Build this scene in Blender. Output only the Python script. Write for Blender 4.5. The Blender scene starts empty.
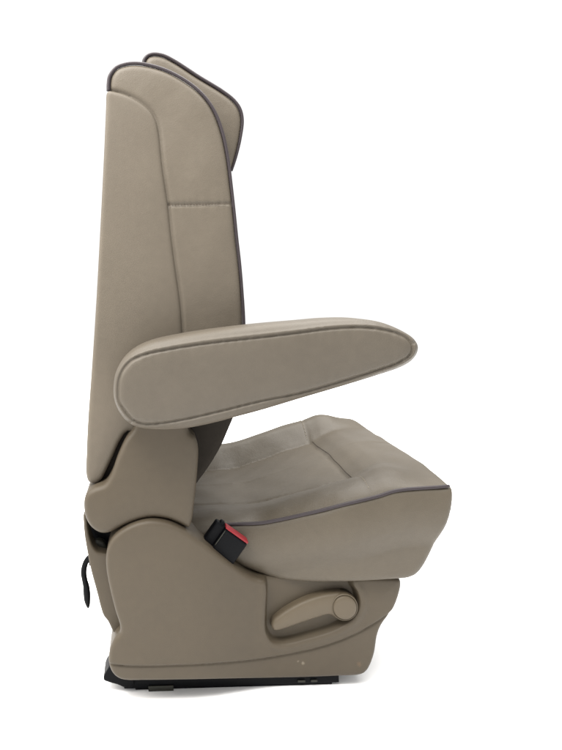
import bpy, bmesh, math, random
import numpy as np
from mathutils import Vector, Matrix

random.seed(4)
scene = bpy.context.scene
COL = scene.collection

# ------------------------------------------------------------------ camera model
# The camera looks square at the seat's flank; S = metres per photo pixel on the plane Y = 0.
D, S, VX, VY = 1.05, 0.00175, 152.0, 295.0
SN = 0.0293
CS = math.sqrt(1 - SN * SN)
ZC = 0.714

def P(px, py, Y=0.0):
    f = (D + Y) / D * S
    u, v = (px - VX) * f, -(py - VY) * f
    return (u * CS + v * SN, -u * SN + v * CS + ZC)      # (X, Z)

def P3(px, py, Y=0.0):
    x, z = P(px, py, Y)
    return (x, Y, z)

cam_data = bpy.data.cameras.new('camera')
cam = bpy.data.objects.new('camera', cam_data)
COL.objects.link(cam)
cam.matrix_world = Matrix(((CS, SN, 0, 0), (0, 0, -1, -D), (-SN, CS, 0, ZC), (0, 0, 0, 1)))
cam_data.sensor_fit = 'VERTICAL'
cam_data.sensor_height = 24
cam_data.lens = 24 * D / (750 * S)
cam_data.shift_x = (281 - VX) / 750
cam_data.shift_y = -(375 - VY) / 750
cam_data.clip_start = 0.05
cam_data.clip_end = 500
scene.camera = cam

# ------------------------------------------------------------------ curves
def catmull(pts, closed=False, n=8):
    pts = [np.array(p, float) for p in pts]
    out = []
    m = len(pts)
    rng = range(m) if closed else range(m - 1)
    for i in rng:
        p1, p2 = pts[i], pts[(i + 1) % m]
        p0 = pts[i - 1] if (closed or i > 0) else 2 * p1 - p2
        p3 = pts[(i + 2) % m] if (closed or i + 2 < m) else 2 * p2 - p1
        # centripetal parametrisation avoids loops at uneven spacing
        t0 = 0.0
        t1 = t0 + max(np.linalg.norm(p1 - p0), 1e-9) ** 0.5
        t2 = t1 + max(np.linalg.norm(p2 - p1), 1e-9) ** 0.5
        t3 = t2 + max(np.linalg.norm(p3 - p2), 1e-9) ** 0.5
        for k in range(n):
            t = t1 + (t2 - t1) * k / n
            a1 = (t1 - t) / (t1 - t0) * p0 + (t - t0) / (t1 - t0) * p1
            a2 = (t2 - t) / (t2 - t1) * p1 + (t - t1) / (t2 - t1) * p2
            a3 = (t3 - t) / (t3 - t2) * p2 + (t - t2) / (t3 - t2) * p3
            b1 = (t2 - t) / (t2 - t0) * a1 + (t - t0) / (t2 - t0) * a2
            b2 = (t3 - t) / (t3 - t1) * a2 + (t - t1) / (t3 - t1) * a3
            out.append((t2 - t) / (t2 - t1) * b1 + (t - t1) / (t2 - t1) * b2)
    if not closed:
        out.append(pts[-1])
    return [tuple(p) for p in out]

def outline(px_pts, Y, n=6):
    return [P(x, y, Y) for x, y in catmull(px_pts, True, n)]

def sdpoly(X, Z, poly):
    """signed distance to a closed polygon, negative inside"""
    poly = np.array(poly, float)
    best = np.full(X.shape, 1e9)
    inside = np.zeros(X.shape, bool)
    m = len(poly)
    for i in range(m):
        ax, az = poly[i]
        bx, bz = poly[(i + 1) % m]
        ex, ez = bx - ax, bz - az
        L = ex * ex + ez * ez
        if L < 1e-14:
            continue
        wx, wz = X - ax, Z - az
        t = np.clip((wx * ex + wz * ez) / L, 0, 1)
        dx, dz = wx - t * ex, wz - t * ez
        best = np.minimum(best, dx * dx + dz * dz)
        c = ((az > Z) != (bz > Z))
        if abs(ez) > 1e-12:
            inside ^= c & (X < ex * (Z - az) / ez + ax)
    d = np.sqrt(best)
    return np.where(inside, -d, d)

def sdline(X, Z, line):
    best = np.full(X.shape, 1e9)
    for (ax, az), (bx, bz) in zip(line[:-1], line[1:]):
        ex, ez = bx - ax, bz - az
        L = ex * ex + ez * ez + 1e-14
        wx, wz = X - ax, Z - az
        t = np.clip((wx * ex + wz * ez) / L, 0, 1)
        best = np.minimum(best, (wx - t * ex) ** 2 + (wz - t * ez) ** 2)
    return np.sqrt(best)

def sstep(a, b, x):
    t = np.clip((x - a) / (b - a), 0, 1)
    return t * t * (3 - 2 * t)

def groove(d, w, depth):
    return depth * np.exp(-(d / w) ** 2)

# ------------------------------------------------------------------ mesh from a scalar field
def surface(F, xs, ys, zs):
    """naive surface nets: one vertex per crossed cell, one quad per crossed edge"""
    neg = F < 0
    nx, ny, nz = F.shape
    cnt = np.zeros((nx - 1, ny - 1, nz - 1), np.int8)
    corners = [(i, j, k) for i in (0, 1) for j in (0, 1) for k in (0, 1)]
    for i, j, k in corners:
        cnt += neg[i:nx - 1 + i, j:ny - 1 + j, k:nz - 1 + k]
    act = (cnt > 0) & (cnt < 8)
    I, J, K = np.nonzero(act)
    idx = np.full(act.shape, -1, np.int64)
    idx[I, J, K] = np.arange(len(I))
    acc = np.zeros((len(I), 3))
    num = np.zeros(len(I))
    for c in corners:
        for ax in range(3):
            if c[ax]:
                continue
            e = list(c); e[ax] = 1
            a = F[I + c[0], J + c[1], K + c[2]]
            b = F[I + e[0], J + e[1], K + e[2]]
            m = (a < 0) != (b < 0)
            t = np.where(m, a / np.where(m, a - b, 1), 0)
            p = np.tile(np.array(c, float), (len(I), 1))
            p[:, ax] += t
            acc += p * m[:, None]
            num += m
    acc /= num[:, None]
    V = np.empty_like(acc)
    V[:, 0] = xs[0] + (I + acc[:, 0]) * (xs[1] - xs[0])
    V[:, 1] = ys[0] + (J + acc[:, 1]) * (ys[1] - ys[0])
    V[:, 2] = zs[0] + (K + acc[:, 2]) * (zs[1] - zs[0])
    quads = []
    a, b = neg[:-1, 1:-1, 1:-1], neg[1:, 1:-1, 1:-1]
    i, j, k = np.nonzero(a != b); f = a[i, j, k]; j = j + 1; k = k + 1
    q = np.stack([idx[i, j - 1, k - 1], idx[i, j, k - 1], idx[i, j, k], idx[i, j - 1, k]], 1)
    q[~f] = q[~f][:, ::-1]; quads.append(q)
    a, b = neg[1:-1, :-1, 1:-1], neg[1:-1, 1:, 1:-1]
    i, j, k = np.nonzero(a != b); f = a[i, j, k]; i = i + 1; k = k + 1
    q = np.stack([idx[i - 1, j, k - 1], idx[i - 1, j, k], idx[i, j, k], idx[i, j, k - 1]], 1)
    q[~f] = q[~f][:, ::-1]; quads.append(q)
    a, b = neg[1:-1, 1:-1, :-1], neg[1:-1, 1:-1, 1:]
    i, j, k = np.nonzero(a != b); f = a[i, j, k]; i = i + 1; j = j + 1
    q = np.stack([idx[i - 1, j - 1, k], idx[i, j - 1, k], idx[i, j, k], idx[i - 1, j, k]], 1)
    q[~f] = q[~f][:, ::-1]; quads.append(q)
    Q = np.concatenate(quads)
    return V, Q

def mesh_obj(name, V, Q, mat, parent):
    me = bpy.data.meshes.new(name)
    n, m = len(V), len(Q)
    me.vertices.add(n)
    me.vertices.foreach_set('co', V.astype(np.float32).ravel())
    me.loops.add(m * 4)
    me.loops.foreach_set('vertex_index', Q.astype(np.int32).ravel())
    me.polygons.add(m)
    me.polygons.foreach_set('loop_start', np.arange(0, m * 4, 4, dtype=np.int32))
    me.update(calc_edges=True)
    me.validate()
    me.polygons.foreach_set('use_smooth', np.ones(len(me.polygons), bool))
    me.materials.append(mat)
    o = bpy.data.objects.new(name, me)
    COL.objects.link(o)
    o.parent = parent
    return o

def relax(V, Q, it=1, lam=0.5):
    for _ in range(it):
        acc = np.zeros_like(V); c = np.zeros(len(V))
        for a, b in ((0, 1), (1, 2), (2, 3), (3, 0)):
            np.add.at(acc, Q[:, a], V[Q[:, b]]); np.add.at(c, Q[:, a], 1)
            np.add.at(acc, Q[:, b], V[Q[:, a]]); np.add.at(c, Q[:, b], 1)
        V = V + lam * (acc / c[:, None] - V)
    return V

def slab(name, poly, yf, yb, r, h, mat, parent, mod=None, smooth=1, modb=None):
    """solid with the given side outline from Y = yf to yb, edges rounded by r; mod() sculpts the near face"""
    pa = np.array(poly)
    mg = 3 * h + 0.012
    xs = np.arange(pa[:, 0].min() - mg, pa[:, 0].max() + mg, h)
    zs = np.arange(pa[:, 1].min() - mg, pa[:, 1].max() + mg, h)
    X, Z = np.meshgrid(xs, zs, indexing='ij')
    d2 = sdpoly(X, Z, poly)
    f2 = np.full(X.shape, float(yf))
    if mod is not None:
        f2 = f2 + mod(X, Z, d2)
    b2 = np.full(X.shape, float(yb))
    if modb is not None:
        b2 = b2 + modb(X, Z, d2)
    ys = np.arange(min(f2[d2 < 0.02].min(), yf) - mg, max(yb, b2.max()) + mg, h)
    Y = ys[None, :, None]
    dy = np.maximum(f2[:, None, :] - Y, Y - b2[:, None, :])
    w0 = np.broadcast_to(d2[:, None, :] + r, dy.shape)
    w1 = dy + r
    F = np.minimum(np.maximum(w0, w1), 0) + np.hypot(np.maximum(w0, 0), np.maximum(w1, 0)) - r
    V, Q = surface(F, xs, ys, zs)
    if smooth:
        V = relax(V, Q, smooth)
    return mesh_obj(name, V, Q, mat, parent)

def bm_obj(name, bm, mat, parent, smooth=True):
    me = bpy.data.meshes.new(name)
    bmesh.ops.recalc_face_normals(bm, faces=bm.faces)
    bm.to_mesh(me); bm.free()
    for p in me.polygons:
        p.use_smooth = smooth
    me.materials.append(mat)
    o = bpy.data.objects.new(name, me)
    COL.objects.link(o)
    o.parent = parent
    return o

def tube_into(bm, pts, rad, seg=10):
    pts = [Vector(p) for p in pts]
    n = len(pts)
    rads = rad if isinstance(rad, (list, tuple)) else [rad] * n
    prev = None
    rings = []
    for i, p in enumerate(pts):
        t = (pts[min(i + 1, n - 1)] - pts[max(i - 1, 0)]).normalized()
        if prev is None:
            up = Vector((0, 1, 0)) if abs(t.y) < 0.9 else Vector((1, 0, 0))
            a = t.cross(up).normalized()
        else:
            a = (prev - t * prev.dot(t)).normalized()
        prev = a
        b = t.cross(a)
        rings.append([bm.verts.new(p + (a * math.cos(2 * math.pi * k / seg) + b * math.sin(2 * math.pi * k / seg)) * rads[i]) for k in range(seg)])
    for r0, r1 in zip(rings[:-1], rings[1:]):
        for k in range(seg):
            bm.faces.new((r0[k], r0[(k + 1) % seg], r1[(k + 1) % seg], r1[k]))
    bm.faces.new(rings[0]); bm.faces.new(list(reversed(rings[-1])))

def tube(name, pts, rad, mat, parent, seg=10):
    bm = bmesh.new()
    tube_into(bm, pts, rad, seg)
    return bm_obj(name, bm, mat, parent)

def stitches(name, pts, mat, parent, length=0.0046, gap=0.0009, rad=0.0006, lift=0.0):
    """a row of thread stitches laid along a seam"""
    pts = [Vector(p) for p in pts]
    bm = bmesh.new()
    seg = [(b - a).length for a, b in zip(pts[:-1], pts[1:])]
    total = sum(seg)
    def at(s):
        for (a, b), L in zip(zip(pts[:-1], pts[1:]), seg):
            if s <= L:
                return a.lerp(b, s / max(L, 1e-9))
            s -= L
        return pts[-1]
    s = 0
    while s + length < total:
        tube_into(bm, [at(s), at(s + length * .5) + Vector((0, -0.0003, lift)), at(s + length)], [rad * .6, rad, rad * .6], 6)
        s += length + gap
    return bm_obj(name, bm, mat, parent)

def box_into(bm, x0, x1, y0, y1, z0, z1, bev=0.002, seg=2):
    b2 = bmesh.new()
    bmesh.ops.create_cube(b2, size=1)
    for v in b2.verts:
        v.co = Vector(((x0 + x1) / 2 + v.co.x * (x1 - x0), (y0 + y1) / 2 + v.co.y * (y1 - y0), (z0 + z1) / 2 + v.co.z * (z1 - z0)))
    bmesh.ops.bevel(b2, geom=b2.edges[:], offset=bev, segments=seg, affect='EDGES', profile=0.6)
    me = bpy.data.meshes.new('tmp'); b2.to_mesh(me); b2.free()
    bm.from_mesh(me); bpy.data.meshes.remove(me)

def lathe(name, centre, prof, mat, parent, seg=48):
    """profile of (radius, y) turned about the Y axis through centre"""
    bm = bmesh.new()
    rings = []
    for r, y in prof:
        rings.append([bm.verts.new((centre[0] + r * math.cos(2 * math.pi * k / seg), y, centre[1] + r * math.sin(2 * math.pi * k / seg))) for k in range(seg)])
    for r0, r1 in zip(rings[:-1], rings[1:]):
        for k in range(seg):
            bm.faces.new((r0[k], r0[(k + 1) % seg], r1[(k + 1) % seg], r1[k]))
    bm.faces.new(rings[0]); bm.faces.new(list(reversed(rings[-1])))
    return bm_obj(name, bm, mat, parent)

# ------------------------------------------------------------------ materials
def material(name, col, rough, var=0.06, grain=900, bump=0.12, soft=0.0, spots=(), spec=0.22, dirt=0.0, dirtcol=(0.06, 0.045, 0.03), pebble=True):
    m = bpy.data.materials.new(name)
    m.use_nodes = True
    nt = m.node_tree; N = nt.nodes; L = nt.links
    bs = N['Principled BSDF']
    bs.inputs['Roughness'].default_value = rough
    bs.inputs['Specular IOR Level'].default_value = spec
    tc = N.new('ShaderNodeTexCoord')
    n1 = N.new('ShaderNodeTexNoise'); n1.inputs['Scale'].default_value = 9; n1.inputs['Detail'].default_value = 6; n1.inputs['Roughness'].default_value = 0.6
    L.new(tc.outputs['Object'], n1.inputs['Vector'])
    mr = N.new('ShaderNodeMapRange')
    mr.inputs['From Min'].default_value = 0.3; mr.inputs['From Max'].default_value = 0.7
    mr.inputs['To Min'].default_value = 1 - var; mr.inputs['To Max'].default_value = 1 + var
    L.new(n1.outputs['Fac'], mr.inputs['Value'])
    mx = N.new('ShaderNodeMix'); mx.data_type = 'RGBA'; mx.blend_type = 'MULTIPLY'; mx.inputs['Factor'].default_value = 1
    mx.inputs['A'].default_value = (*col, 1)
    L.new(mr.outputs['Result'], mx.inputs['B'])
    nf = N.new('ShaderNodeTexNoise'); nf.inputs['Scale'].default_value = 75; nf.inputs['Detail'].default_value = 5
    L.new(tc.outputs['Object'], nf.inputs['Vector'])
    rf = N.new('ShaderNodeMapRange'); rf.inputs['From Min'].default_value = 0.3; rf.inputs['From Max'].default_value = 0.7
    rf.inputs['To Min'].default_value = 1 - var * .6; rf.inputs['To Max'].default_value = 1 + var * .6
    L.new(nf.outputs['Fac'], rf.inputs['Value'])
    mf = N.new('ShaderNodeMix'); mf.data_type = 'RGBA'; mf.blend_type = 'MULTIPLY'; mf.inputs['Factor'].default_value = 1
    L.new(mx.outputs['Result'], mf.inputs['A']); L.new(rf.outputs['Result'], mf.inputs['B'])
    out = mf.outputs['Result']
    if dirt:
        n2 = N.new('ShaderNodeTexNoise'); n2.inputs['Scale'].default_value = 38; n2.inputs['Detail'].default_value = 8; n2.inputs['Roughness'].default_value = 0.7
        L.new(tc.outputs['Object'], n2.inputs['Vector'])
        r2 = N.new('ShaderNodeMapRange'); r2.inputs['From Min'].default_value = 0.58; r2.inputs['From Max'].default_value = 0.8
        r2.inputs['To Max'].default_value = dirt
        L.new(n2.outputs['Fac'], r2.inputs['Value'])
        m2 = N.new('ShaderNodeMix'); m2.data_type = 'RGBA'
        L.new(r2.outputs['Result'], m2.inputs['Factor']); L.new(out, m2.inputs['A']); m2.inputs['B'].default_value = (*dirtcol, 1)
        out = m2.outputs['Result']
    for (pos, rad, c, amt) in spots:
        vm = N.new('ShaderNodeVectorMath'); vm.operation = 'DISTANCE'
        L.new(tc.outputs['Object'], vm.inputs[0]); vm.inputs[1].default_value = pos
        n3 = N.new('ShaderNodeTexNoise'); n3.inputs['Scale'].default_value = 350
        L.new(tc.outputs['Object'], n3.inputs['Vector'])
        ad = N.new('ShaderNodeMath'); ad.operation = 'MULTIPLY_ADD'
        L.new(n3.outputs['Fac'], ad.inputs[0]); ad.inputs[1].default_value = rad * 1.4; L.new(vm.outputs['Value'], ad.inputs[2])
        r3 = N.new('ShaderNodeMapRange'); r3.inputs['From Min'].default_value = rad * 1.6; r3.inputs['From Max'].default_value = rad * 0.9
        r3.inputs['To Max'].default_value = amt
        L.new(ad.outputs[0], r3.inputs['Value'])
        m3 = N.new('ShaderNodeMix'); m3.data_type = 'RGBA'
        L.new(r3.outputs['Result'], m3.inputs['Factor']); L.new(out, m3.inputs['A']); m3.inputs['B'].default_value = (*c, 1)
        out = m3.outputs['Result']
    L.new(out, bs.inputs['Base Color'])
    # roughness breakup
    rr = N.new('ShaderNodeMapRange'); rr.inputs['From Min'].default_value = 0.3; rr.inputs['From Max'].default_value = 0.7
    rr.inputs['To Min'].default_value = max(rough - 0.03, 0.05); rr.inputs['To Max'].default_value = min(rough + 0.03, 1)
    L.new(n1.outputs['Fac'], rr.inputs['Value']); L.new(rr.outputs['Result'], bs.inputs['Roughness'])
    prev = None
    if soft:
        n4 = N.new('ShaderNodeTexNoise'); n4.inputs['Scale'].default_value = 22; n4.inputs['Detail'].default_value = 3
        L.new(tc.outputs['Object'], n4.inputs['Vector'])
        b1 = N.new('ShaderNodeBump'); b1.inputs['Strength'].default_value = soft; b1.inputs['Distance'].default_value = 0.006
        L.new(n4.outputs['Fac'], b1.inputs['Height']); prev = b1.outputs['Normal']
    if bump:
        if pebble:
            v = N.new('ShaderNodeTexVoronoi'); v.inputs['Scale'].default_value = grain; h = v.outputs['Distance']
        else:
            v = N.new('ShaderNodeTexNoise'); v.inputs['Scale'].default_value = grain; v.inputs['Detail'].default_value = 3; h = v.outputs['Fac']
        L.new(tc.outputs['Object'], v.inputs['Vector'])
        b2 = N.new('ShaderNodeBump'); b2.inputs['Strength'].default_value = bump; b2.inputs['Distance'].default_value = 0.0006
        L.new(h, b2.inputs['Height'])
        if prev: L.new(prev, b2.inputs['Normal'])
        prev = b2.outputs['Normal']
    if prev: L.new(prev, bs.inputs['Normal'])
    return m

LEATHER = (0.0745, 0.0623, 0.0470)
PLASTIC = (0.0445, 0.035, 0.0232)
M_back = material('beige_leather', LEATHER, 0.5, 0.045, 620, 0.3, 0.2, dirt=0.03,
                  spots=[((*P3(135, 69, 0.03),), 0.0035, (0.12, 0.05, 0.035), 0.5)])
M_cush_shaded = material('shaded_cushion_leather', (0.0565, 0.0467, 0.0335), 0.47, 0.05, 620, 0.3, 0.2, dirt=0.03, spec=0.25)  # same leather as the back, shade of the lower seat put into its colour
M_arm = material('armrest_leather', (0.0585, 0.0495, 0.038), 0.5, 0.05, 620, 0.3, 0.2, dirt=0.04)
M_shell = material('beige_shell', LEATHER, 0.55, 0.05, 700, 0.2, 0.05, dirt=0.06)
M_plast = material('beige_plastic', PLASTIC, 0.55, 0.05, 1100, 0.3, 0.0, dirt=0.16,
                   spots=[((*P3(303, 663, 0.0235),), 0.0045, (0.30, 0.26, 0.2), 0.25),
                          ((*P3(298, 661, 0.0235),), 0.003, (0.30, 0.26, 0.2), 0.2),
                          ((*P3(359, 664, 0.0235),), 0.006, (0.10, 0.06, 0.035), 0.4),
                          ((*P3(222, 585, 0.0),), 0.004, (0.10, 0.08, 0.06), 0.3)], pebble=False)
M_lever = material('lever_plastic', (0.064, 0.0505, 0.0335), 0.5, 0.04, 1100, 0.2, 0.0, dirt=0.05, pebble=False)
M_pipe = material('grey_piping', (0.024, 0.019, 0.021), 0.45, 0.05, 900, 0.1, spec=0.2)
M_dark = material('black_plastic', (0.0022, 0.0024, 0.003), 0.5, 0.1, 900, 0.15, pebble=False, spec=0.06)
M_steel = material('dark_steel', (0.018, 0.018, 0.019), 0.45, 0.15, 500, 0.1, pebble=False)
M_grey = material('olive_metal', (0.016, 0.016, 0.012), 0.5, 0.15, 500, 0.1, pebble=False)
M_red = material('red_plastic', (0.14, 0.008, 0.011), 0.55, 0.04, 900, 0.05, pebble=False)
M_thread = material('pale_thread', (0.19, 0.165, 0.125), 0.7, 0.05, 900, 0)
M_dthread = material('brown_thread', (0.030, 0.022, 0.016), 0.7, 0.05, 900, 0)
M_under = material('underside_cloth', (0.055, 0.047, 0.04), 0.85, 0.1, 1200, 0.3, pebble=False)
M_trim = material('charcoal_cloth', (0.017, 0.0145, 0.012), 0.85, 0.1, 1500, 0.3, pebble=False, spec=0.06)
M_floor = material('white_floor', (0.9, 0.9, 0.9), 0.9, 0.0, 900, 0, spec=0.0)

# ------------------------------------------------------------------ setting
bm = bmesh.new()
bmesh.ops.create_grid(bm, x_segments=8, y_segments=8, size=60)
fl = bm_obj('floor', bm, M_floor, None, False)
fl['kind'] = 'structure'
fl['label'] = 'plain white studio floor running back into white'
fl['category'] = 'floor'

# ------------------------------------------------------------------ the seat
seat = bpy.data.objects.new('vehicle_seat', None)
COL.objects.link(seat)
seat['label'] = 'beige leather vehicle seat with dark piping, high back, padded armrest and plastic base'
seat['category'] = 'seat'
seat.empty_display_size = 0.2

# ---- backrest -----------------------------------------------------
YB = 0.035                     # near flank of the backrest
pipe_px = [(108.5, 91), (108.6, 84), (110, 76), (116, 68), (124, 64.6), (134, 63.3), (146, 64.5), (164.5, 69.7), (184.5, 79.9),
           (201.5, 93.4), (213.5, 109.5), (222, 131), (227.8, 158), (231.2, 185), (234, 210), (237, 239.5), (239.6, 262), (242, 290),
           (244, 325), (243.5, 350), (242, 372), (239, 392)]
low_px = [(228, 402), (205, 406), (180, 411), (150, 413), (120, 412)]
rear_px = [(101, 405), (103, 340), (106, 250), (108, 160), (109, 110)]
back_poly = outline(pipe_px + low_px + rear_px, YB, 5)
seam_px = [(100, 90.5), (108.7, 90.7), (117, 92.3), (127, 95.4), (137, 100.4), (146, 106.7), (152.5, 114), (156.6, 122.5), (159, 133), (162.8, 168.5), (168, 205),
           (171.5, 236), (176, 271), (180.6, 304), (182.6, 335), (184, 380), (184, 425)]
seam_w = [P(x, y, YB) for x, y in catmull(seam_px, False, 4)]
hst_px = [(168, 205), (190, 204.6), (212, 204.2), (231.5, 203.6)]
hst_w = [P(x, y, YB) for x, y in catmull(hst_px, False, 4)]

def back_mod(X, Z, d2):
    puff = -0.006 * (1 - np.exp(np.minimum(d2, 0) / 0.03))
    g = groove(sdline(X, Z, hst_w), 0.0026, 0.0032) + groove(sdline(X, Z, seam_w), 0.0036, 0.004)
    x, z = X - 0.05, Z - 0.95
    wob = 0.0009 * np.sin(31 * x + 17 * z) * np.sin(23 * z - 9 * x) + 0.0006 * np.sin(61 * x - 13 * z + 1) * np.sin(29 * z + 2)
    wob = wob + 0.0007 * np.sin(X * 420 + 2 * np.sin(X * 90)) * np.exp(-sdline(X, Z, hst_w) / 0.008)
    return puff + g + wob

backrest = slab('backrest', back_poly, YB, 0.515, 0.012, 0.0026, M_back, seat, back_mod, 1)
backrest['label'] = 'beige leather backrest with dark piping along its edge'
# piping follows the rim
def inset_px(px_pts, Y, n, dy=0.0):
    return [(P(x, y, Y)[0], Y + dy, P(x, y, Y)[1]) for x, y in catmull(px_pts, False, n)]
tube('piping', inset_px(pipe_px, YB + 0.003, 8), [0.0036 - 0.0010 * i / (8 * len(pipe_px)) for i in range(8 * (len(pipe_px) - 1) + 1)], M_pipe, backrest)
tube('piping', [(x, 0.512, z) for x, _, z in inset_px(pipe_px, YB + 0.003, 8)], 0.0037, M_pipe, backrest)
stitches('stitching', [(P(x, y + 1.2, YB)[0], YB - 0.0047, P(x, y + 0.6, YB)[1]) for x, y in catmull(hst_px, False, 8)], M_dthread, backrest)

# rear shell, wraps the back over the full width
shell_edge = [(108.5, 91), (117, 92.3), (127, 95.4), (137, 100.4), (146, 106.7), (152.5, 114), (156.6, 122.5), (159, 133), (162.8, 168.5), (168, 205),
              (171.5, 236), (176, 271), (180.6, 304), (182.6, 335), (184, 380), (183, 420), (170, 432), (140, 434)]
shell_low = [(128, 431), (120.5, 440), (113, 456), (106, 471), (101.5, 479.5), (95.5, 483.5), (89, 482)]
shell_rear = [(86.4, 476), (86.6, 450), (88, 420), (91.5, 372), (95, 321), (99.6, 239), (104, 152), (106, 105), (106.6, 93.5)]
shell_poly = outline(shell_edge + shell_low + shell_rear, YB - 0.002, 5)
def shell_mod(X, Z, d2):
    return -0.003 * (1 - np.exp(np.minimum(d2, 0) / 0.02))
shell = slab('rear_shell', shell_poly, YB - 0.0070, 0.523, 0.0075, 0.0022, M_shell, backrest, shell_mod, 1)

# soft front panel that swells out a little between the two lines of piping
front_px = [(120, 80), (150, 72), (182, 84), (199, 99), (210, 116), (218, 136), (226, 165), (232, 205), (240, 250), (245.5, 290), (247, 325), (246, 362),
            (240, 388), (224, 398), (180, 400), (160, 300), (140, 160)]
fp = outline(front_px, YB + 0.05, 5)
fpan = slab('front_panel', [(x * 1.0 - 0.0085, z) for x, z in fp], YB + 0.02, 0.495, 0.02, 0.005, M_back, backrest, None, 1)

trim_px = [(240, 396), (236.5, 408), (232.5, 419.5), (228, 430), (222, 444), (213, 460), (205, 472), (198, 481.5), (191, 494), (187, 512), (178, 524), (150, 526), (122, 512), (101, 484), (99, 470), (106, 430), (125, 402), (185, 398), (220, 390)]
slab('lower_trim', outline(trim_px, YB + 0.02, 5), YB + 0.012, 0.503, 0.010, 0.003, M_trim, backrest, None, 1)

# ---- headrest ----------------------------------------------------
YH = 0.085
head_pipe = [(143.5, 64), (144.6, 59.6), (147.6, 56), (153, 54.2), (162.8, 55.4), (174.7, 61.2), (198.3, 76.5), (222, 91), (233.8, 100.2),
             (240, 109), (242.4, 120), (240.4, 138), (236, 157), (231.5, 171)]
head_low = [(222, 180), (205, 178), (180, 150), (160, 110), (146, 80)]
head_poly = outline(head_pipe + head_low, YH, 5)
def head_mod(X, Z, d2):
    return -0.007 * (1 - np.exp(np.minimum(d2, 0) / 0.025))
head = slab('headrest', head_poly, YH, 0.465, 0.012, 0.0026, M_back, seat, head_mod, 1)
tube('piping', inset_px(head_pipe, YH + 0.003, 8), [0.0037 - 0.0016 * max(0, i / (8 * len(head_pipe)) - .5) * 2 for i in range(8 * (len(head_pipe) - 1) + 1)], M_pipe, head)
tube('piping', [(x, 0.462, z) for x, _, z in inset_px(head_pipe, YH + 0.003, 8)], 0.0038, M_pipe, head)

# ---- armrest -----------------------------------------------------
YA = -0.07
arm_px = [(113.6, 386), (114.2, 398), (118.5, 410), (127, 421), (137, 426.5), (157, 429), (185.4, 427.8), (213.9, 422.3), (233.8, 417), (260, 410),
          (300, 398), (342.7, 385.4), (377, 374.8), (399.6, 367), (409.6, 361), (415.2, 354), (416.8, 346), (412.5, 338.2), (399.6, 329.8), (379.7, 322),
          (357, 318.6), (328.5, 318.8), (300, 321.2), (260, 324.6), (213.9, 330), (179.7, 335.4), (151, 342), (134, 350), (122.8, 360), (116, 372)]
arm_poly = outline(arm_px, YA + 0.02, 5)
seam_px_a = [(118.2, 393), (119, 381), (123, 370.5), (131.5, 361), (145.6, 354.6), (171, 349), (213.9, 342.5), (260, 337.4), (300, 332.7), (328.5, 329.2),
             (357, 327.6), (379.7, 329.3), (399.6, 334.4), (408.5, 339.5), (412.6, 346), (411, 354), (399.6, 362), (377, 370.2), (342.7, 381), (300, 393.2),
             (260, 401.6), (213.9, 413), (185.4, 419.4), (157, 423.6), (143, 423.6), (133.5, 420), (124.5, 410.5), (119, 401)]
arm_seam = outline(seam_px_a, YA, 5)
seam_low_px = [(409.5, 361.5), (399.6, 365.6), (377, 373.4), (342.7, 384), (300, 396.6), (260, 405.6), (213.9, 417.5), (185.4, 423.6), (157, 426.4), (138, 425)]
def arm_mod(X, Z, d2):
    ds = sdpoly(X, Z, arm_seam)
    f = -0.004 * (1 - np.exp(np.minimum(ds, 0) / 0.015))             # padded flank
    f = f + 0.00045 * np.sin(X * 330 + 2.5 * np.sin(X * 47)) * np.exp(-np.abs(ds) / 0.007)
    f = f + groove(ds, 0.0021, 0.0029) - groove(ds - 0.0045, 0.0028, 0.0022)
    # pinch where the band's ends meet
    for (a, b) in (((414.5, 343), (417.5, 342.5)), ((134, 421), (129, 425))):
        f = f + groove(sdline(X, Z, [P(*a, YA), P(*b, YA)]), 0.002, 0.003)
    return f
arm = slab('armrest', arm_poly, YA, 0.018, 0.020, 0.0014, M_arm, seat, arm_mod, 1)
tube('pivot', [P3(160, 392, 0.0), (P(160, 392, 0)[0], 0.045, P(160, 392, 0)[1])], 0.028, M_dark, arm, 24)

# ---- recliner cover -----------------------------------------------
YR = 0.0
rec_px = [(140, 405), (134.5, 428), (126, 439.5), (117.5, 457.5), (111, 475), (104.5, 484.5), (95, 488), (88, 492), (84.6, 498), (83.8, 507), (85.4, 517), (90.5, 526.6),
          (100, 533), (110, 532.6), (121, 527), (134, 521.5), (151, 517.6), (168, 519.3), (181.6, 524.8), (188.6, 528), (191.8, 521.7),
          (194.6, 501.4), (197.8, 467.6), (198.3, 447), (195.4, 437), (189, 430.5), (184, 410)]
rec_poly = outline(rec_px, YR + 0.004, 5)
def rec_mod(X, Z, d2):
    return -0.004 * (1 - np.exp(np.minimum(d2, 0) / 0.02))
rec = slab('recliner_cover', rec_poly, YR, 0.10, 0.009, 0.0022, M_plast, seat, rec_mod, 1)
# fittings on the hidden far flank
slab('recliner_cover', outline(rec_px, YR + 0.004, 5), 0.47, 0.55, 0.009, 0.004, M_plast, seat, None, 1)

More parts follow.
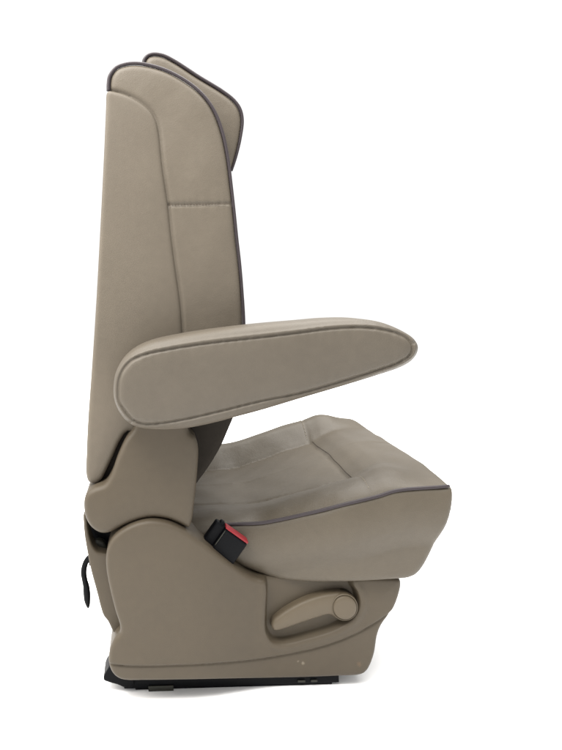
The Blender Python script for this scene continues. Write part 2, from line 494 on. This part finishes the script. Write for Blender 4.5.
# ---- seat cushion ---------------------------------------------------
cp_px = [(150, 529), (190, 527), (212, 525.5), (229, 524.4), (250, 523.6), (262, 522.8), (273, 521), (285, 518.6), (304.6, 514.2), (320, 510.6), (345, 504.2), (365, 499.4),
         (380, 495.6), (392, 491.6), (405, 489.4), (418, 488.4), (436, 487.2), (449, 486)]
cf_px = [(452.6, 487.5), (452.4, 493), (451, 502), (446, 521), (436, 546), (424, 569), (417, 576.5), (408, 580)]
cb_px = [(396, 581), (360, 583), (309, 583.4), (283, 581), (262, 575), (242, 565.5), (220, 552), (190, 548), (150, 548)]
def y_near(X):
    return 0.046 - 0.046 * sstep(0.12, 0.36, X)
def on_face(px, py, fn, off=0.004):
    y = 0.0
    for _ in range(4):
        y = float(fn(np.array(P(px, py, y)[0]))) + off
    return P(px, py, y)
cush_poly = [on_face(x, y, y_near) for x, y in catmull(cp_px + cf_px + cb_px, True, 5)]
pipe_w = np.array([on_face(x, y, y_near) for x, y in catmull(cp_px, False, 6)])
def y_far(X):
    return 0.525 + 0.0 * X
INS_X = 0.372

def build_cushion():
    h = 0.004
    pa = np.array(cush_poly)
    xs = np.arange(pa[:, 0].min() - .02, pa[:, 0].max() + .02, h)
    zs = np.arange(pa[:, 1].min() - .02, pa[:, 1].max() + .075, h)
    ys = np.arange(-0.04, 0.56, h)
    # fine 2-D distance table, sampled with a height offset to raise the bolsters
    zt = np.arange(pa[:, 1].min() - .12, pa[:, 1].max() + .12, 0.002)
    X2, Z2 = np.meshgrid(xs, zt, indexing='ij')
    T = sdpoly(X2, Z2, cush_poly)
    XX, YY = np.meshgrid(xs, ys, indexing='ij')
    yn, yf = y_near(XX), y_far(XX)
    en, ef = YY - yn, yf - YY
    kx = [-1, 0, .012, .028, .050, .070, .092, .108, .120, .16, .26]
    near = np.interp(en, kx, [0, 0, .009, .018, .023, .021, .010, .002, -.003, -.002, .004])
    far = np.interp(ef, kx, [0, 0, .014, .030, .040, .037, .020, .006, -.003, -.002, .004])
    # soften the interpolation kinks
    def blur(A, n=2):
        for _ in range(n):
            A = np.pad(A, ((0, 0), (1, 1)), 'edge'); A = (A[:, :-2] + 2 * A[:, 1:-1] + A[:, 2:]) / 4
        return A
    near, far = blur(near) * (0.4 + 0.5 * sstep(.10, .36, XX)), blur(far)
    side = np.where(en < ef, near, far)
    e = np.minimum(en, ef)
    # thigh roll in front of the insert
    tx = XX - INS_X
    roll = np.interp(tx, [-1, -.012, 0, .012, .03, .06, .10, .135, .16], [0, 0, 0, .004, .010, .016, .013, .006, 0.0])
    mid = sstep(.0, .13, e)
    bol_fade = np.where(en < ef, 1 - sstep(0.02, 0.13, tx), 1 - 0.5 * sstep(0.02, 0.12, tx) - 0.5 * sstep(.115, .155, tx))
    b = side * bol_fade + roll * mid * 1.0
    # front edge crowns a little in the middle
    b = b + 0.006 * mid * sstep(0.05, 0.14, tx)
    # seams
    b = b - groove(tx, 0.004, 0.0025) * sstep(.10, .125, e)
    for ee in (en, ef):
        b = b - groove(ee - 0.121, 0.004, 0.003) * (1 - sstep(-.004, .004, tx))
    b = b - groove(tx - 0.008 * 0, 0.003, 0.0018) * (1 - sstep(.10, .125, e)) * sstep(0, .03, e)
    # gentle sag and puckers of a sat-on cover
    b = b - 0.005 * np.exp(-((XX - .20) / .11) ** 2 - ((YY - .26) / .13) ** 2)
    b = b + 0.0005 * np.sin(46 * XX + 31 * YY) * np.sin(37 * YY - 11 * XX + 1.3) + 0.0007 * np.sin(83 * XX - 20 * YY) * np.sin(71 * YY + 1)
    zmid0, zmid1 = pa[:, 1].min() + .05, None
    F = np.empty((len(xs), len(ys), len(zs)))
    top = np.interp(xs, pipe_w[:, 0], pipe_w[:, 1])
    r = 0.010
    ii = np.arange(len(xs))[:, None]
    for k, z in enumerate(zs):
        w = sstep(-0.06, -0.004, z - top)[:, None]          # only the upper part is lifted
        zz = z - b * w
        q = np.clip((zz - zt[0]) / 0.002, 0, len(zt) - 1.001)
        q0 = q.astype(int); fr = q - q0
        d2 = T[ii, q0] * (1 - fr) + T[ii, q0 + 1] * fr
        low = np.clip((top[:, None] - z) / 0.1, 0, 1)
        puff = 0.009 * np.sin(np.pi * low) * 1.0
        tuck = 0.004 * sstep(.6, 1.0, low)
        dn = -(en + puff - tuck)
        df = -(ef + puff - tuck)
        # rounded plan corner at the front
        dy = np.maximum(dn, df)
        w0 = d2 + r; w1 = dy + r
        F[:, :, k] = np.minimum(np.maximum(w0, w1), 0) + np.hypot(np.maximum(w0, 0), np.maximum(w1, 0)) - r
    V, Q = surface(F, xs, ys, zs)
    V = relax(V, Q, 1)
    # height lookup for the stitching
    def top_at(x, y):
        i = int(round((x - xs[0]) / h)); j = int(round((y - ys[0]) / h))
        return top[i] + b[i, j]
    return V, Q, top_at

V, Q, top_at = build_cushion()
cushion = mesh_obj('seat_cushion', V, Q, M_cush_shaded, seat)
cushion['label'] = 'beige leather seat cushion with piping on its upper edge'
pp = [(x, float(y_near(np.array(x))) + 0.002, z + 0.0008) for x, z in pipe_w if x > 0.105]
tube('piping', pp, [0.0031] * (len(pp) - 2) + [0.0028, 0.002], M_pipe, cushion)
tube('piping', [(x, float(y_far(np.array(x))) - 0.003, z - 0.004) for x, _, z in pp], 0.0031, M_pipe, cushion)
yfar = float(y_far(np.array(INS_X)))
stitches('stitching', [(INS_X - 0.004, y, top_at(INS_X - .004, y) + 0.0005) for y in np.linspace(yfar - .11, yfar - .03, 30)], M_thread, cushion, rad=0.0007, lift=0.0004)
stitches('stitching', [(INS_X + 0.006, y, top_at(INS_X + .006, y) + 0.0004) for y in np.linspace(.12, yfar - .12, 60)], M_dthread, cushion, rad=0.0005, lift=0.0003)
stitches('stitching', [(INS_X + 0.004, y, top_at(INS_X + .004, y) + 0.0005) for y in np.linspace(.02, .10, 30)], M_thread, cushion, rad=0.0006, lift=0.0003)

# ---- base side cover ------------------------------------------------
YS = -0.012
cov_px = [(107.4, 549), (106, 558), (106.5, 570), (109.6, 587), (115.4, 610.5), (120, 625.5), (120, 632.5), (114.4, 639), (109.8, 650), (108.9, 664), (112.5, 674),
          (121, 680.3), (145.6, 681.4), (190, 680.8), (240, 679.8), (291, 678.8), (337.4, 677.2), (361, 675.6), (367.5, 671.5), (374.5, 656), (378, 636), (382, 625.8), (390.6, 613.4),
          (397.8, 597.4), (400.8, 583), (399, 578.5), (380, 577), (330, 577.5), (290, 578), (268, 579.5), (252.6, 577.2), (229, 562.4), (205, 544.4), (185, 530.6),
          (168, 522.8), (151, 520.4), (137.6, 522.8), (124, 529), (113, 538)]
def cov_face(X):
    return 0.034 * sstep(0.04, 0.22, X)
def cov_y(X):
    return YS + cov_face(X)
def on_cover(pts, off=0.0, closed=True, n=5):
    return [on_face(x, y, cov_y, off) for x, y in catmull(pts, closed, n)]
cov_poly = on_cover(cov_px, 0.004)
crease_px = [(90, 664), (112, 665.2), (140, 666.4), (190, 665), (222, 663), (255.6, 659.6), (291, 653.6), (326.8, 645), (362, 630.8), (390.8, 613.4), (410, 600)]
low_poly = on_cover(crease_px, 0.0, False) + [P(420, 720, 0.02), P(80, 720, 0)]
rec_hole = [(268.6, 560), (267.2, 592), (266, 610), (265.6, 622), (266.8, 632), (272, 640), (281, 642.4), (309, 636.4), (338, 626.6), (353, 615.5), (358.4, 604), (356.4, 592), (352, 584), (352, 560)]
rec_hole_w = on_cover(rec_hole)
def cov_mod(X, Z, d2):
    f = cov_face(X)
    dl = sdpoly(X, Z, low_poly)
    f = f + 0.0035 * sstep(0.003, -0.001, dl) + groove(dl - 0.0002, 0.0022, 0.0024)
    dh = sdpoly(X, Z, rec_hole_w)
    f = f + 0.017 * sstep(0.003, -0.004, dh)
    f = f - 0.002 * np.exp(-((dh - 0.008) / 0.006) ** 2)
    f = f - 0.004 * (1 - np.exp(np.minimum(d2, 0) / 0.03))
    return f
cover = slab('side_cover', cov_poly, YS, 0.065, 0.007, 0.0016, M_plast, seat, cov_mod, 1)
cover['label'] = 'moulded plastic side cover with a recess for the adjustment lever'
slab('side_cover', cov_poly, 0.47, 0.525, 0.008, 0.004, M_plast, seat, None, 1)

# adjustment lever in the recess
lev_px = [(271.8, 627), (273.2, 621.5), (280, 615.4), (292, 607.6), (306, 600.8), (318, 596.8), (330, 594.2), (343, 593.2), (353, 596.6), (358.3, 605), (357.2, 614), (351, 620.4),
          (342.5, 621.6), (335, 617.8), (330, 615.2), (318, 618), (305.4, 622), (290, 627.4), (280, 630.6), (274.4, 631)]
YL = 0.019
lev_poly = outline(lev_px, YL, 5)
def lev_mod(X, Z, d2):
    x0, x1 = P(272, 620)[0], P(345, 608)[0]
    return -0.004 * (1 - np.exp(np.minimum(d2, 0) / 0.008))
lever = slab('adjustment_lever', lev_poly, YL, 0.042, 0.005, 0.0014, M_lever, seat, lev_mod, 1)
lc = P(344.8, 607.6, YL - .004)
R = 0.0215
lathe('pivot_cap', lc, [(r_, y_ + YL) for r_, y_ in [(0.0005, -0.0075), (R * .6, -0.0074), (R * .85, -0.0070), (R * .93, -0.0060), (R * .965, -0.0040), (R * .985, -0.0015), (R * 1.01, -0.0015), (R * 1.03, -0.0042), (R * 1.09, -0.0036), (R * 1.11, -0.001), (R * 1.11, 0.02)]], M_lever, lever)

# ---- rear bracket, void and release hook -----------------------------
br_px = [(84.3, 512), (84.2, 524), (85.2, 535), (88, 551), (91, 566.5), (96.8, 588), (104, 613.5), (108, 618.5), (116, 634), (124, 640), (128, 610), (118, 570), (112, 553),
         (104, 551.5), (98.5, 550), (93.5, 544.5), (90, 535), (88, 524), (87, 514)]
slab('rear_bracket', outline(br_px, 0.03, 5), 0.020, 0.06, 0.004, 0.0018, M_plast, seat, None, 1)
bm = bmesh.new()
x0, z0 = P(92, 640, .06); x1, z1 = P(186, 505, .06)
box_into(bm, P(88, 540, .066)[0], x1, 0.066, 0.078, P(100, 566, .066)[1], z1, 0.003)
bm_obj('hinge_plate', bm, M_dark, seat)
slab('hinge_boss', outline([(91, 546), (96, 541), (103, 542), (108, 549), (110, 560), (100, 562)], 0.045, 4), 0.045, 0.063, 0.004, 0.002, M_grey, seat, None, 1)
hook_px = [(94, 556, 3.0), (90.5, 557, 2.8), (86.6, 561, 2.5), (84.4, 567, 2.6), (83.7, 573, 2.7), (84.8, 580, 2.6), (86.2, 586, 2.9), (86.9, 593, 3.2), (87.3, 600, 2.9), (88, 605, 1.9), (88.3, 608, .7)]
hp = catmull(hook_px, False, 4)
tube('release_hook', [P3(x, y, 0.05) for x, y, r in hp], [max(r, .5) * 0.0020 for x, y, r in hp], M_dark, seat, 14)

# ---- seat belt buckle --------------------------------------------------
YK = 0.024
def dirv(ax, ay):
    a = Vector(P3(200 + ax, 500 + ay, YK)) - Vector(P3(200, 500, YK))
    return a.normalized()
ew = dirv(22.5, 16.0)                       # along the mouth
el = Vector((ew.z, 0, -ew.x)) * -1          # towards the mouth
if el.z < 0: el = -el
corner = Vector(P3(226.2, 525.5, YK))
wid, lng, thk = 0.0475, 0.062, 0.026
def local(a, b, c):                         # a along mouth, b back from mouth, c into the depth
    return corner + ew * a - el * b + Vector((0, c, 0))
def place_box(bm, a0, a1, b0, b1, c0, c1, bev, seg=3):
    t = bmesh.new()
    box_into(t, a0, a1, c0, c1, -b1, -b0, bev, seg)
    for v in t.verts:
        v.co = local(v.co.x, -v.co.z, v.co.y)
    me = bpy.data.meshes.new('tmp'); t.to_mesh(me); t.free(); bm.from_mesh(me); bpy.data.meshes.remove(me)
bm = bmesh.new()
place_box(bm, 0.0, wid, 0.003, lng, -0.010, thk - .010, 0.004)
place_box(bm, -0.019, 0.002, 0.002, lng, -0.004, thk - .012, 0.0045)
place_box(bm, -0.012, -0.003, -0.003, 0.02, -0.002, thk - .014, 0.004)
buckle = bm_obj('belt_buckle', bm, M_dark, seat)
buckle['label'] = 'black seat belt buckle with a red release button'
bm = bmesh.new()
place_box(bm, -0.001, wid - .001, -0.0012, 0.0026, -0.0108, 0.010, 0.0014)
bm_obj('release_button', bm, M_red, buckle)
bm = bmesh.new()
tube_into(bm, [local(0.0008, 0.006 + i * 0.004, -0.0098) for i in range(9)], 0.0009, 8)
bm_obj('edge_line', bm, M_grey, buckle)  # paler line along the edge between front and side faces
tube('stalk', [local(wid * .5, lng - .005, 0.004), local(wid * .5, lng + .05, 0.012), local(wid * .45, lng + .10, 0.02)], 0.009, M_dark, buckle, 12)

# ---- seat pan, slide rails ----------------------------------------------
bm = bmesh.new()
xa, za = P(215, 600, .1); xb, zb = P(395, 590, .1)
box_into(bm, 0.0, 0.40, 0.06, 0.485, P(250, 640, .05)[1], P(250, 590, .05)[1], 0.01)
bm_obj('seat_pan', bm, M_dark, seat)
def rail(Y):
    yr = 0.038                                   # both rails share the near rail's side view
    xL, xR = P(124, 686, yr)[0], P(338.5, 683, yr)[0]
    zt = P(200, 679, yr)[1]
    x1 = P(135.4, 689, yr)[0]
    bm = bmesh.new()
    box_into(bm, x1, xR - 0.012, Y, Y + 0.045, 0.0, 0.010, 0.0015)
    box_into(bm, xL, xR, Y - 0.003, Y + 0.048, 0.0045, zt + .01, 0.002)
    rl = bm_obj('slide_rail', bm, M_dark, seat)
    bm = bmesh.new()
    box_into(bm, P(148.6, 689, yr)[0], P(173.5, 689, yr)[0], Y - 0.006, Y - 0.0032, 0.0005, 0.0100, 0.0008)
    bm_obj('rail_bracket', bm, M_grey, rl)
    for a, b in ((297, 304.5), (310, 316.5)):
        bm = bmesh.new()
        box_into(bm, P(a, 683, yr)[0], P(b, 683, yr)[0], Y - 0.0055, Y - 0.0032, 0.0085, 0.0125, 0.0008)
        bm_obj('rail_bolt', bm, M_grey, rl)
rail(0.036)
rail(0.46)
foot_px = [(110.5, 665), (107, 669), (103.8, 675.5), (104, 678.4), (109, 680.5), (118, 683), (126, 686), (134, 684), (130, 668)]
slab('rail_foot', outline(foot_px, 0.036, 4), 0.030, 0.08, 0.002, 0.0018, M_dark, seat, None, 1)

# ------------------------------------------------------------------ light
w = bpy.data.worlds.new('World')
scene.world = w
w.use_nodes = True
bg = w.node_tree.nodes['Background']
bg.inputs['Color'].default_value = (1.0, 0.995, 0.985, 1)
bg.inputs['Strength'].default_value = 1.14

def area(name, loc, target, size, energy, col):
    ld = bpy.data.lights.new(name, 'AREA')
    ld.shape = 'RECTANGLE'; ld.size, ld.size_y = size
    ld.energy = energy; ld.color = col
    o = bpy.data.objects.new(name, ld)
    COL.objects.link(o)
    o.location = loc
    o.rotation_euler = (Vector(target) - Vector(loc)).to_track_quat('-Z', 'Y').to_euler()
    return o
area('ceiling_lamp', (0.2, 0.3, 3.4), (0.2, 0.3, 0.0), (4.0, 4.0), 480, (1, 0.985, 0.96))
area('key_lamp', (-0.65, -0.75, 2.15), (0.0, 0.1, 0.85), (1.0, 1.0), 66, (1, 0.97, 0.93))
area('rear_lamp', (-1.7, -0.15, 1.5), (0.0, 0.1, 0.6), (1.2, 1.2), 45, (1, 0.965, 0.91))

scene.view_settings.view_transform = 'Standard'
scene.view_settings.look = 'None'
scene.view_settings.exposure = 0
scene.view_settings.gamma = 1
scene.render.engine = 'CYCLES'
